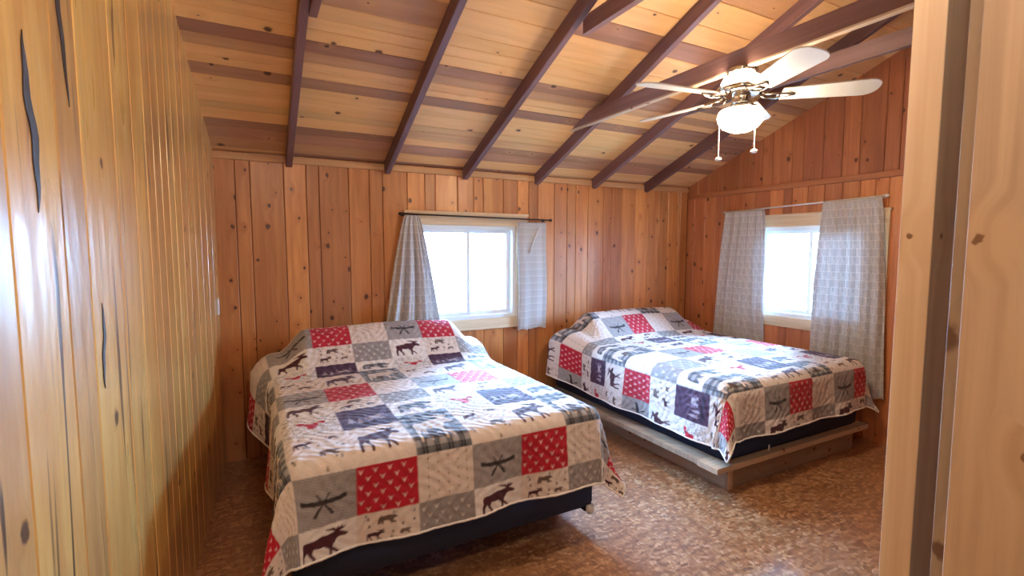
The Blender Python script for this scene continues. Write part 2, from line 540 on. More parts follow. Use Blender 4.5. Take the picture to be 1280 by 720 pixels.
# ------------------------------------------------------------------ front wall behind the camera, open top partition beside it
struct(box_obj('wall_front', -0.7, XR + 0.12, YF - 0.1, YF, 0, roof(YF) + 0.02, M['right']))

# ------------------------------------------------------------------ ceiling: sheathing, roof boards, rafters, collar ties
bm = bmesh.new()
th = 0.06
def quad_slab(bm, xa, xb, pts, dz):
    lo = [bm.verts.new((xx, yy, zz)) for xx in (xa, xb) for yy, zz in pts]
    up = [bm.verts.new((xx, yy, zz + dz)) for xx in (xa, xb) for yy, zz in pts]
    bm.faces.new((lo[0], lo[1], lo[3], lo[2])); bm.faces.new((up[0], up[2], up[3], up[1]))
    for i, j in ((0, 1), (1, 3), (3, 2), (2, 0)):
        bm.faces.new((lo[i], up[i], up[j], lo[j]))
quad_slab(bm, -0.75, XR + 0.3, ((D + 0.3, roof(D + 0.3) + 0.02), (YR, roof(YR) + 0.02)), th)
quad_slab(bm, -0.75, XR + 0.3, ((YR, roof(YR) + 0.02), (YF - 0.3, roof(YF - 0.3) + 0.02)), th)
ceiling = struct(bm_obj('ceiling', bm, M['gap']))
ra = math.atan(SL)
up_ = Vector((0, -math.cos(ra), math.sin(ra)))        # up the slope, towards the camera
dn = Vector((0, -math.sin(ra), -math.cos(ra)))        # out of the boards, into the room
rows = [D, 3.862, 3.638, 3.562, 3.404, 3.29, 3.20, 3.116, 2.996, 2.923, 2.769, 2.697, 2.613]
rtone = [(0.92, .35), (0.90, .6), (0.76, .95), (0.95, .25), (1.0, .1), (1.04, .05), (0.78, .9), (1.02, .05), (0.90, .6), (0.80, 1.0), (1.06, .0), (1.0, .1)]
for k_ in (3.75, 3.47, 3.06, 2.845):
    i_ = next(i for i, v in enumerate(rows) if v < k_)
    rows.insert(i_, k_)
    t0_ = rtone[i_ - 1]
    rtone.insert(i_, (t0_[0] * random.choice((0.9, 1.08)), min(1.0, t0_[1] + random.choice((-.1, .25)))))
while rows[-1] > YR + 0.1:
    rows.append(rows[-1] - random.choice((0.09, 0.13, 0.16, 0.19)))
    rtone.append(random.choice(((1.05, .0), (1.0, .15), (0.8, .9), (0.9, .6), (1.05, .1))))
rows[-1] = YR
RX = [0.256, 0.952, 1.603, 2.299, 2.938, 3.602]
for i, (b, a) in enumerate(zip(rows, rows[1:])):
    m_ = (a + b) / 2
    lo = leftx(m_) - 0.02
    cuts = [lo] + sorted(random.sample(RX, 2 if i % 2 else 3)) + [XR + 0.02]
    for xa, xb in zip(cuts, cuts[1:]):
        t_, h_ = rtone[i]
        if random.random() < 0.30:
            t_, h_ = random.choice(rtone)
        cc = (t_ * random.uniform(0.95, 1.05), min(1, max(0, h_ + random.uniform(-.15, .15))), random.uniform(0.7, 1.1))
        plank('roof_board', ceiling, M['ceil'], Vector(((xa + xb) / 2, m_, roof(m_))) - dn * 0.018, up_, dn, X * -1 if up_.cross(dn).x < 0 else X,
              (b - a) / math.cos(ra), 0.018, xb - xa, cc, ch=0.003)
RD = 0.09
for x_ in RX:
    L = (D - YR) / math.cos(ra)
    mid = Vector((x_, (D + YR) / 2, roof((D + YR) / 2))) + dn * 0.001
    ax = dn.cross(up_)
    o = plank('rafter', ceiling, M['rafter'], mid, dn.cross(up_) * 1, dn, up_ * 1 if (dn.cross(up_)).cross(dn).dot(up_) > 0 else -up_, 0.042, RD, L, tone(0.85, 1.05, 0, 0.8, 0.6), ch=0.003, gap=0.0)
# roof-edge trim along the top of the back wall
plank('eave_trim', ceiling, M['ceil'], (2.0, D - 0.001, ZE - 0.032), Z, -Y, X * -1, 0.05, 0.022, 4.43, (0.95, 0.5, 0.5), ch=0.002)
for x_, ya, za in ((2.257, 3.545, 2.425), (1.646, 2.26, 2.655), (2.98, 3.33, 2.52), (0.30, 2.6, 2.60)):
    yb = 2 * YR - ya
    # cross-section 38 x 89 set on edge
    plank('collar_tie', ceiling, M['tiewood'], (x_ - 0.019, (ya + yb) / 2, za + 0.045), Z, X, Y, 0.09, 0.038, ya - yb, tone(0.9, 1.1, 0, 0.6, 0.6) if x_ < 2.9 else (0.6, 0.5, 0.5), ch=0.003, gap=0.0)

plank('lit_tie_strip', ceiling, M['raw'], (2.257 - 0.019 + 0.019, 1.3, 2.425), X, -Z, Y, 0.036, 0.010, 4.4, (0.95, 0.4, 0.6), ch=0.002, gap=0.0)  # pale strip added to show the tie's underside as lit by the fan
# ------------------------------------------------------------------ framing right beside the camera
post = plank('door_post', None, M['raw'], (0.939, 0.359, 1.41), -Y, -X, Z, 0.040, 0.089, 2.82, (0.98, 0.1, 1.6), ch=0.001, gap=0.0)
tag(post, 'pale raw pine stud standing free in front of the right curtain', 'post')
wn = struct(box_obj('wall_near', 0.80, 0.93, -0.75, 0.262, 0.0, 2.7, M['gap']))
plank('stud', wn, M['raw'], (0.80, 0.2485, 1.35), -Y, -X, Z, 0.037, 0.08, 2.7, (0.60, 0.9, 0.9), ch=0.001, gap=0.0)
plank('board', wn, M['raw'], (0.70, 0.134, 1.35), -Y, -X, Z, 0.20, 0.04, 2.7, (0.92, 0.75, 1.6), ch=0.001, gap=0.0)
plank('board', wn, M['raw'], (0.70, -0.08, 1.35), -Y, -X, Z, 0.22, 0.04, 2.7, (0.9, 0.6, 1.0), ch=0.004, gap=0.0)

# ------------------------------------------------------------------ windows
def window(name, axis, a0, a1, z0, z1, plane):
    """white vinyl slider in a pine casing; axis 'x' = back wall, 'y' = right wall"""
    def bx(nm, a, b, za, zb, d0, d1, mat, parent, bevel=0.003):
        # depth measured outward from the wall face
        if axis == 'x':
            return box_obj(nm, a, b, plane + d0, plane + d1, za, zb, mat, parent, bevel)
        return box_obj(nm, plane + d0, plane + d1, a, b, za, zb, mat, parent, bevel)
    w = bpy.data.objects.new(name, None); C.objects.link(w)
    w.location = ((a0 + a1) / 2, plane, z0) if axis == 'x' else (plane, (a0 + a1) / 2, z0)
    struct(w)
    def frame(nm, a, b, za, zb, t, d0, d1, parent):
        bm = bmesh.new()
        for (p, q, r, s_) in ((a, a + t, za, zb), (b - t, b, za, zb), (a + t, b - t, za, za + t), (a + t, b - t, zb - t, zb)):
            if axis == 'x':
                add_box(bm, p, q, plane + d0, plane + d1, r, s_)
            else:
                add_box(bm, plane + d0, plane + d1, p, q, r, s_)
        o = bm_obj(nm, bm, M['vinyl'], parent)
        o.location = -w.location
        return o
    frame('frame', a0, a1, z0, z1, 0.035, 0.005, 0.11, w)
    mid = (a0 + a1) / 2
    for k, (p, q, d0) in enumerate(((a0 + 0.035, mid + 0.02, 0.035), (mid - 0.02, a1 - 0.035, 0.065))):
        f = frame('sash', p, q, z0 + 0.035, z1 - 0.035, 0.032, d0, d0 + 0.028, w)
        g = bx('pane', p + 0.03, q - 0.03, z0 + 0.065, z1 - 0.065, d0 + 0.011, d0 + 0.016, M['glass'], None, 0)
        g.parent = w; g.location -= w.location
    # casing: header, bottom apron, two jambs, thin cap on the header
    sgn = (-Y, X * -1) if axis == 'x' else (-X, Y)
    def pl(nm, a, b, za, zb, t, horiz):
        c2, c3 = (a + b) / 2, (za + zb) / 2
        ctr = (c2, plane, c3) if axis == 'x' else (plane, c2, c3)
        along_ = X if axis == 'x' else Y
        if horiz:
            nrm = -Y if axis == 'x' else -X
            ac = nrm.cross(along_)
            o = plank(nm, w, M['trimwood'], ctr, ac, nrm, along_, zb - za, t, b - a, (random.uniform(0.92, 1.02), random.uniform(0, .4), 0.8), ch=0.002, gap=0.0)
        else:
            nrm = -Y if axis == 'x' else -X
            ac = nrm.cross(Z)
            o = plank(nm, w, M['trimwood'], ctr, ac, nrm, Z, b - a, t, zb - za, (random.uniform(0.92, 1.02), random.uniform(0, .4), 0.8), ch=0.002, gap=0.0)
        return o
    pl('casing', a0 - 0.105, a1 + 0.105, z1 - 0.005, z1 + 0.085, 0.02, True)
    pl('casing', a0 - 0.105, a1 + 0.105, z0 - 0.09, z0 + 0.003, 0.02, True)
    pl('casing', a0 - 0.105, a0 + 0.005, z0 + 0.003, z1 - 0.005, 0.02, False)
    pl('casing', a1 - 0.005, a1 + 0.105, z0 + 0.003, z1 - 0.005, 0.02, False)
    pl('casing_cap', a0 - 0.115, a1 + 0.115, z1 + 0.085, z1 + 0.107, 0.03, True)
    return w
window('window_1', 'x', *W1, D)
window('window_2', 'y', *W2, XR)

# ------------------------------------------------------------------ curtains and rods
def curtain(name, label, u0t, u1t, u0b, u1b, zt, zb, to_world, folds, amp, seed, group=None, bulge=0.0, rows_=60, cols=120):
    rng = random.Random(seed)
    ph = [rng.uniform(0, 6.28) for _ in range(4)]
    vs, uvs = [], []
    for j in range(rows_ + 1):
        f = j / rows_
        for i in range(cols + 1):
            g = i / cols
            fe = f ** 0.8
            u = (u0t + (u1t - u0t) * g) * (1 - fe) + (u0b + (u1b - u0b) * g) * fe
            u += bulge * math.sin(math.pi * f) * (g - 0.5)
            a = amp * (0.12 + 1.08 * min(1.0, f * 2.2) ** 0.7)
            gg = g + 0.02 * math.sin(5 * f + ph[2])
            dep = a * (math.sin(2 * math.pi * folds * gg + ph[0]) + 0.35 * math.sin(2 * math.pi * folds * 2.3 * gg + ph[1] + 1.5 * f))
            dep += 0.003 * math.sin(14 * math.pi * gg + ph[3]) * math.exp(-f * 6)
            if f < 0.03:
                dep += -0.004
            z = zt + (zb - zt) * f + 0.006 * math.sin(6 * math.pi * g + ph[3]) * f
            vs.append(to_world(u, dep, z))
            uvs.append((g * max(abs(u1b - u0b), abs(u1t - u0t)) * 1.35, z))
    fs = []
    for j in range(rows_):
        for i in range(cols):
            a = j * (cols + 1) + i
            fs.append((a, a + 1, a + cols + 2, a + cols + 1))
    o = mesh_obj(name, vs, fs, M['curtain'], None, True)
    ul = o.data.uv_layers.new(name='UVMap')
    idx = np.empty(len(o.data.loops), dtype=np.int32); o.data.loops.foreach_get('vertex_index', idx)
    ul.data.foreach_set('uv', np.array(uvs, dtype=np.float32)[idx].ravel())
    so = o.modifiers.new('cloth', 'SOLIDIFY'); so.thickness = 0.003
    tag(o, label, 'curtain', group)
    # stitched hem and edge bands are parts of the curtain
    bm = bmesh.new()
    add_tube(bm, [Vector(vs[rows_ * (cols + 1) + i]) for i in range(0, cols + 1, 3)], 0.004, 6)
    bm_obj('hem', bm, M['curtain'], o, True)
    return o

onback = lambda u, d, z: (u, D - 0.062 + d, z)
onright = lambda u, d, z: (XR - 0.062 + d, u, z)
curtain('curtain', 'grey curtain bunched at its top and flaring left beside the back window', 1.075, 1.185, 0.90, 1.36, 1.765, 0.80, onback, 3.5, 0.022, 3)
plan = [(2.40, -0.004), (2.36, 0.004), (2.30, -0.002), (2.24, 0.003), (2.185, 0.0), (2.12, -0.006), (2.097, -0.018), (2.11, -0.032), (2.15, -0.040), (2.185, -0.036)]
def plan_at(g):
    k = g * (len(plan) - 1); i = min(int(k), len(plan) - 2); f = k - i
    return plan[i][0] * (1 - f) + plan[i + 1][0] * f, plan[i][1] * (1 - f) + plan[i + 1][1] * f
def folded(u, d, z):
    px_, py_ = plan_at(u)
    f = (1.735 - z) / 0.96
    return (px_ + 0.006 * math.sin(7 * z), D - 0.034 + py_ * (0.75 + 0.35 * f) + 0.0, z)
cr = curtain('curtain', 'narrow folded grey curtain hanging on the right of the back window', 0, 1, 0, 1, 1.735, 0.775, folded, 1.5, 0.0, 8)
bm = bmesh.new(); add_tube(bm, [(2.318, D - 0.044, 1.69), (2.27, D - 0.043, 1.59), (2.215, D - 0.043, 1.46)], 0.006, 6)
ho = bm_obj('folded_hem', bm, M['binding'], cr, True); ho['label'] = 'white folded hem edge'
curtain('curtain', 'grey curtain between the room corner and the right wall window', 3.35, 2.93, 3.46, 2.87, 1.86, 0.36, onright, 5.0, 0.018, 5)
curtain('curtain', 'wide grey patterned curtain nearest the raw pine post', 2.41, 1.985, 2.47, 1.90, 1.885, 0.36, onright, 5.5, 0.018, 6)

def rod(label, p, q, mat, wall_n, depth_):
    t = thing('curtain_rod', label, 'curtain rod', p)
    p, q = Vector(p), Vector(q)
    bm = bmesh.new(); add_tube(bm, [Vector(), q - p], 0.007, 10)
    bm_obj('rod', bm, mat, t, True)
    dirv = (q - p).normalized()
    for base, sg in ((Vector(), -1), (q - p, 1)):
        bm = bmesh.new()
        add_tube(bm, [base, base + dirv * sg * 0.012, base + dirv * sg * 0.024, base + dirv * sg * 0.034], [0.007, 0.013, 0.012, 0.002], 10)
        bm_obj('finial', bm, mat, t, True)
        bm = bmesh.new()
        b2 = base - dirv * sg * 0.02
        add_tube(bm, [b2, b2 + wall_n * depth_], 0.005, 8)
        add_tube(bm, [b2 + wall_n * (depth_ - 0.008), b2 + wall_n * depth_], 0.016, 10)
        bm_obj('bracket', bm, mat, t)
    return t
rod('dark thin curtain rod across the top of the back window', (1.05, D - 0.082, 1.772), (2.40, D - 0.082, 1.757), M['bronze'], Vector((0, 1, 0)), 0.082)
rod('white curtain rod over the right wall window', (XR - 0.046, 3.36, 1.858), (XR - 0.046, 1.975, 1.894), M['whitemetal'], Vector((1, 0, 0)), 0.046)

# ------------------------------------------------------------------ wall plate
o = box_obj('wall_plate', -0.03, 0.03, -0.004, 0.004, -0.055, 0.055, M['white_plastic'], None, 0.003)
o.matrix_basis = Matrix((-al, nl, Z)).transposed().to_4x4()
o.location = Vector((leftx(3.80), 3.80, 1.115)) + nl * 0.0045
tag(o, 'small white switch plate on the left wall near the back corner', 'switch plate')
box_obj('toggle', -0.005, 0.005, 0.0, 0.016, -0.01, 0.01, M['white_plastic'], o)

# ------------------------------------------------------------------ ceiling fan
FX, FY = 2.28, 1.765
fan = thing('ceiling_fan', 'pale five blade ceiling fan with a lit glass bowl and pull chains', 'ceiling fan', (FX, FY, 2.425))
def fpart(name, prof, mat, z, parent=fan):
    bm = bmesh.new(); add_lathe(bm, prof, 40, (0, 0, z - 2.425))
    return bm_obj(name, bm, mat, parent, True)
fpart('canopy', [(0, 0.0), (0.075, 0.0), (0.078, -0.012), (0.06, -0.03), (0.035, -0.04), (0, -0.04)], M['nickel'], 2.425)
fpart('housing_glow', [(0, 0.0), (0.06, 0.0), (0.088, -0.010), (0.098, -0.030), (0.092, -0.048), (0.08, -0.052), (0, -0.052)], M['bowl'], 2.390)  # added glowing ring for the bright spot on the housing; also lights ceiling
fpart('motor_housing', [(0, 0.0), (0.085, 0.0), (0.112, -0.010), (0.116, -0.026), (0.100, -0.042), (0.07, -0.048), (0, -0.048)], M['nickel'], 2.340)
fpart('trim_ring', [(0.1125, 0.006), (0.117, 0.003), (0.117, -0.003), (0.1125, -0.006), (0.1125, 0.006)], M['blade_iron'], 2.322)
fpart('light_kit', [(0, 0.0), (0.045, 0.0), (0.05, -0.02), (0.04, -0.04), (0.062, -0.062), (0.095, -0.075), (0.095, -0.086), (0, -0.086)], M['nickel'], 2.300)
fpart('glass_bowl', [(0.098, 0.0), (0.106, -0.008), (0.112, -0.03), (0.107, -0.058), (0.085, -0.086), (0.05, -0.104), (0, -0.112)], M['bowl'], 2.217)
BR = 0.62
for k in range(5):
    a = R(-44 + 72 * k)
    ca, sa = math.cos(a), math.sin(a)
    pitch = R(-12)
    vs = []
    outline = []
    nseg = 14
    for i in range(nseg + 1):
        f = i / nseg
        r = 0.19 + (BR - 0.065 - 0.19) * f
        outline.append((r, 0.052 + 0.024 * f ** 0.8))
    for i in range(1, 9):
        t_ = i / 8 * math.pi / 2
        outline.append((BR - 0.065 + 0.065 * math.sin(t_), 0.076 * max(math.cos(t_), 0.0) ** 0.8))
    tops = []
    for dz in (0.003, -0.003):
        for r, hw in outline:
            tops.append((r, hw, dz))
        for r, hw in outline[::-1]:
            tops.append((r, -hw, dz))
    for r, w_, dz in tops:
        y_, z_ = w_ * math.cos(pitch) - dz * math.sin(pitch), w_ * math.sin(pitch) + dz
        vs.append((r * ca - y_ * sa, r * sa + y_ * ca, 2.287 - 2.425 + z_))
    m_ = len(outline) * 2
    fs = [tuple(range(m_)), tuple(range(m_, 2 * m_))[::-1]] + [(i, i + m_, (i + 1) % m_ + m_, (i + 1) % m_) for i in range(m_)]
    bl = mesh_obj('blade', vs, fs, M['blade'], fan)
    bm = bmesh.new()
    P_ = lambda r, w_, z_: Vector((r * ca - w_ * sa, r * sa + w_ * ca, z_ - 2.425))
    for sg in (-1, 1):
        add_tube(bm, [P_(0.085, sg * 0.012, 2.292), P_(0.12, sg * 0.034, 2.282), P_(0.165, sg * 0.038, 2.279), P_(0.21, sg * 0.026, 2.280), P_(0.25, 0.0, 2.281)], 0.0055, 6)
    add_tube(bm, [P_(0.17, -0.036, 2.279), P_(0.17, 0.036, 2.279)], 0.005, 6)
    bm_obj('blade_iron', bm, M['blade_iron'], bl, True)
# pull chains at the two sides of the bowl
for (px, py), zt_, zb_ in (((2.262, 1.880), 2.200, 1.985), ((2.368, 1.742), 2.200, 2.015)):
    bm = bmesh.new()
    L = zt_ - zb_
    lx, ly_ = px - FX, py - FY
    n_ = int(L / 0.008)
    add_tube(bm, [(lx, ly_, zt_ - 2.425), (lx, ly_, zb_ - 2.425)], 0.0016, 6)
    for i in range(0, n_):
        bmesh.ops.create_icosphere(bm, subdivisions=1, radius=0.0028, matrix=Matrix.Translation((lx, ly_, zt_ - 2.425 - i * 0.008)))
    ch = bm_obj('pull_chain', bm, M['whitemetal'], fan, True)
    bm = bmesh.new()
    add_lathe(bm, [(0, 0.012), (0.006, 0.010), (0.016, 0.004), (0.018, -0.003), (0.012, -0.009), (0, -0.010)], 16, (lx, ly_, zb_ - 2.425))
    bm_obj('pull_knob', bm, M['whitemetal'], ch, True)

# ------------------------------------------------------------------ quilt print
MOOSE = [[(.05, .62), (.10, .71), (.30, .73), (.46, .80), (.56, .78), (.66, .80), (.74, .82), (.86, .76), (.97, .66), (.97, .60), (.90, .58), (.80, .62), (.74, .58), (.70, .48),
          (.66, .42), (.64, .24), (.63, .02), (.575, .02), (.58, .26), (.53, .42), (.36, .42), (.28, .46), (.25, .32), (.31, .16), (.30, .02), (.245, .02), (.25, .14), (.18, .30), (.15, .40),
          (.10, .28), (.09, .02), (.035, .02), (.03, .30), (.06, .46)],
         [(.54, .46), (.70, .26), (.80, .06), (.755, .04), (.64, .22), (.48, .42)],
         [(.72, .80), (.66, .88), (.55, .92), (.50, .99), (.62, .95), (.68, .97), (.74, .90), (.77, .99), (.80, .91), (.87, .97), (.86, .89), (.95, .92), (.88, .83), (.80, .79)]]
BEAR = [[(.03, .45), (.08, .72), (.22, .86), (.42, .84), (.60, .92), (.72, .84), (.80, .90), (.85, .82), (.98, .62), (.96, .54), (.84, .52), (.76, .46), (.74, .05), (.62, .05), (.60, .34), (.40, .34),
         (.30, .36), (.30, .05), (.19, .05), (.17, .30), (.13, .05), (.03, .05)], [(.58, .4), (.82, .3), (.92, .08), (.80, .06), (.70, .22), (.5, .3)]]
CANOE = [[(-.04, .62), (-.03, .50), (.08, .44), (.30, .38), (.70, .38), (.92, .44), (1.03, .50), (1.04, .62), (.98, .66), (.90, .60), (.70, .56), (.30, .56), (.10, .60), (.02, .66)],
         [(.26, .00), (.33, -.04), (.41, .16), (.52, .42), (.66, .78), (.63, .80), (.48, .42), (.33, .18)], [(.74, .00), (.67, -.04), (.59, .16), (.48, .42), (.34, .78), (.37, .80), (.52, .42), (.67, .18)]]
DEER = [[(.50, .05), (.40, .20), (.36, .45), (.20, .55), (.38, .62), (.30, .72), (.16, .80), (.10, .98), (.20, .88), (.36, .84), (.45, .66), (.55, .66), (.64, .84), (.80, .88), (.90, .98), (.84, .80), (.70, .72),
         (.62, .62), (.80, .55), (.64, .45), (.60, .20)]]
MHEAD = [[(.50, .02), (.38, .06), (.34, .30), (.30, .48), (.22, .52), (.32, .58), (.24, .62), (.10, .58), (.00, .72), (.02, .86), (.08, .78), (.12, .88), (.18, .80), (.24, .84), (.32, .74), (.44, .66),
          (.56, .66), (.68, .74), (.76, .84), (.82, .80), (.88, .88), (.92, .78), (.98, .86), (1.0, .72), (.90, .58), (.76, .62), (.68, .58), (.78, .52), (.70, .48), (.66, .30), (.62, .06)]]
TREE = [[(.42, .0), (.42, .12), (.10, .12), (.30, .36), (.18, .36), (.36, .62), (.28, .62), (.50, 1.0), (.72, .62), (.64, .62), (.82, .36), (.70, .36), (.90, .12), (.58, .12), (.58, .0)]]
PU, PV = 0.75, 1.02
RES = 0.00125
TW, TH = int(PU / RES), int(round(PV / RES))
tile = np.zeros((TH, TW, 3), dtype=np.float32)
U, V = np.meshgrid((np.arange(TW) + 0.5) * RES, (np.arange(TH) + 0.5) * RES)
L3 = lambda *c: np.array(lin(*c)[:3], dtype=np.float32)
CREAM, GREY, RED, BURG = L3(236, 222, 214), L3(152, 146, 148), L3(196, 18, 48), L3(78, 26, 42)
PANEL, NAVY, TAUPE, WHITE = L3(78, 44, 74), L3(50, 52, 66), L3(120, 100, 92), L3(244, 238, 236)
rng = np.random.RandomState(4)


def inpoly(px, py, poly):
    r = np.zeros(px.shape, dtype=bool)
    j = len(poly) - 1
    for i in range(len(poly)):
        xi, yi = poly[i]; xj, yj = poly[j]
        if yi != yj:
            c = ((yi > py) != (yj > py)) & (px < (xj - xi) * (py - yi) / (yj - yi) + xi)
            r ^= c
        j = i
    return r


def stamp(shape, u, v, w, h, col, flip=False, rot=0.0):
    i0, i1 = max(0, int((u - w * .75) / RES)), min(TW, int((u + w * .75) / RES) + 1)
    j0, j1 = max(0, int((v - h * .75) / RES)), min(TH, int((v + h * .75) / RES) + 1)
    if i0 >= i1 or j0 >= j1:
        return
    a, b = U[j0:j1, i0:i1] - u, V[j0:j1, i0:i1] - v
    if rot:
        a, b = a * math.cos(rot) + b * math.sin(rot), -a * math.sin(rot) + b * math.cos(rot)
    px, py = a / w + 0.5, b / h + 0.5
    if flip:
        px = 1 - px
    m = np.zeros(px.shape, dtype=bool)
    for poly in shape:
        m |= inpoly(px, py, poly)
    tile[j0:j1, i0:i1][m] = col


def region(u0, u1, v0, v1, col):
    m = (U >= u0) & (U < u1) & (V >= v0) & (V < v1)
    tile[m] = col
    return m


def heads(u0, u1, v0, v1, col, size=0.030, du=0.058, dv=0.042):
    k = 0
    v = v0 + 0.022
    while v < v1 - 0.008:
        u = u0 + (0.018 if k % 2 else 0.046)
        while u < u1 - 0.008:
            stamp(DEER, u, v, size, size, col)
            u += du
        v += dv / 1.0
        k += 1


def scatter(u0, u1, v0, v1, n):
    for _ in range(n):
        u, v = rng.uniform(u0 + .015, u1 - .015), rng.uniform(v0 + .015, v1 - .012)
        stamp(TREE, u, v, 0.018, 0.022, (TAUPE, GREY, L3(150, 128, 110))[rng.randint(3)])


def leaves(u0, u1, v0, v1, n):
    for _ in range(n):
        u, v = rng.uniform(u0 + .004, u1 - .004), rng.uniform(v0 + .004, v1 - .004)
        stamp([[(.0, .5), (.5, .85), (1., .5), (.5, .15)]], u, v, 0.013, 0.006, (L3(112, 104, 112), L3(148, 138, 142), L3(88, 82, 92))[rng.randint(3)], rot=rng.uniform(0, 3.1))


# column of canoe blocks: animals, leaves with a red moose head, walking moose, canoe
region(0, .25, 0, .28, CREAM); scatter(0, .25, 0, .28, 16)
stamp(BEAR, .165, .10, .085, .058, L3(112, 84, 68)); stamp(MOOSE, .075, .20, .085, .07, BURG); stamp(BEAR, .20, .235, .05, .034, TAUPE)
region(0, .25, .28, .57, WHITE); leaves(0, .25, .28, .57, 520)
stamp(MHEAD, .13, .43, .13, .115, RED)
region(0, .25, .57, .76, WHITE); stamp(MOOSE, .125, .665, .19, .155, BURG)
m = region(0, .25, .76, 1.02, GREY)
st = m & (((U * 0.6 + V) % 0.014) < 0.0045)
tile[st] = L3(196, 190, 188)
stamp(CANOE, .125, .885, .165, .14, L3(58, 50, 54))
# column of red blocks: walking moose, dark scene panel, small bears, red with heads
region(.25, .50, 0, .28, CREAM); stamp(MOOSE, .375, .145, .20, .20, BURG)
region(.25, .50, .28, .57, PANEL)
region(.27, .48, .315, .345, L3(58, 34, 62)); stamp(TREE, .30, .40, .05, .10, L3(172, 156, 170)); stamp(TREE, .34, .385, .04, .08, L3(172, 156, 170))
stamp(BEAR, .42, .40, .10, .075, L3(186, 172, 182)); stamp(TREE, .455, .43, .05, .12, L3(120, 92, 118)); stamp(TREE, .375, .42, .04, .10, L3(130, 104, 128))
region(.25, .50, .57, .76, CREAM); scatter(.25, .50, .57, .76, 12); stamp(BEAR, .37, .71, .085, .055, L3(112, 90, 80)); stamp(MOOSE, .32, .63, .075, .062, BURG); stamp(BEAR, .44, .63, .05, .034, TAUPE)
region(.25, .50, .76, 1.02, RED); heads(.25, .50, .76, 1.02, L3(244, 214, 210))
# column of dotted blocks: plaid with a pale moose, plaid bear, grey heads, dotted
def plaid(m):
    f = ((U % 0.058) < 0.029).astype(np.float32) + ((V % 0.058) < 0.029).astype(np.float32)
    fine = ((U % 0.0145) < 0.002) | ((V % 0.0145) < 0.002)
    for k, c in ((0, L3(168, 166, 172)), (1, L3(96, 98, 108)), (2, L3(44, 46, 58))):
        tile[m & (f == k)] = c
    tile[m & fine] = tile[m & fine] * 0.6 + L3(180, 176, 176) * 0.4
plaid((U >= .5) & (V < .35))
stamp(MOOSE, .63, .165, .21, .24, L3(226, 210, 198)); stamp(BEAR, .60, .10, .05, .10, L3(90, 66, 56))
region(.5, .75, .35, .57, WHITE)
mm = np.zeros(U.shape, dtype=bool)
for poly in BEAR:
    mm |= inpoly((U - .53) / .19, (V - .38) / .15, poly)
plaid(mm)
region(.5, .75, .57, .76, L3(158, 152, 152)); heads(.5, .75, .57, .76, L3(226, 220, 216))
region(.5, .75, .76, 1.02, CREAM)
for k, uu in enumerate((.545, .59, .635, .68, .72)):
    line = (np.abs(U - uu) < 0.0012) & (V >= .76) & (((V * 60) % 1) < 0.6)
    tile[line & (k % 2 == 0)] = L3(190, 170, 160)
    for q in range(5):
        stamp([[(.5, 0), (.9, .5), (.5, 1), (.1, .5)]], uu, .785 + q * 0.052 + 0.02 * (k % 2), 0.009, 0.013, (L3(120, 60, 60), L3(110, 100, 96))[(q + k) % 2])
# pale seams between blocks
for uu in (0.0, .25, .5):
    tile[np.abs(U - uu) < 0.0015] *= 0.86
K = 3
tile = tile[:TH // K * K, :TW // K * K].reshape(TH // K, K, TW // K, K, 3).mean((1, 3))


def sample(u, v):
    h, w = tile.shape[:2]
    fx, fy = (u / PU % 1.0) * w - 0.5, (v / PV % 1.0) * h - 0.5
    ix, iy = np.floor(fx).astype(int), np.floor(fy).astype(int)
    ax, ay = (fx - ix)[:, None], (fy - iy)[:, None]
    g = lambda i, j: tile[j % h, i % w]
    return (g(ix, iy) * (1 - ax) + g(ix + 1, iy) * ax) * (1 - ay) + (g(ix, iy + 1) * (1 - ax) + g(ix + 1, iy + 1) * ax) * ay


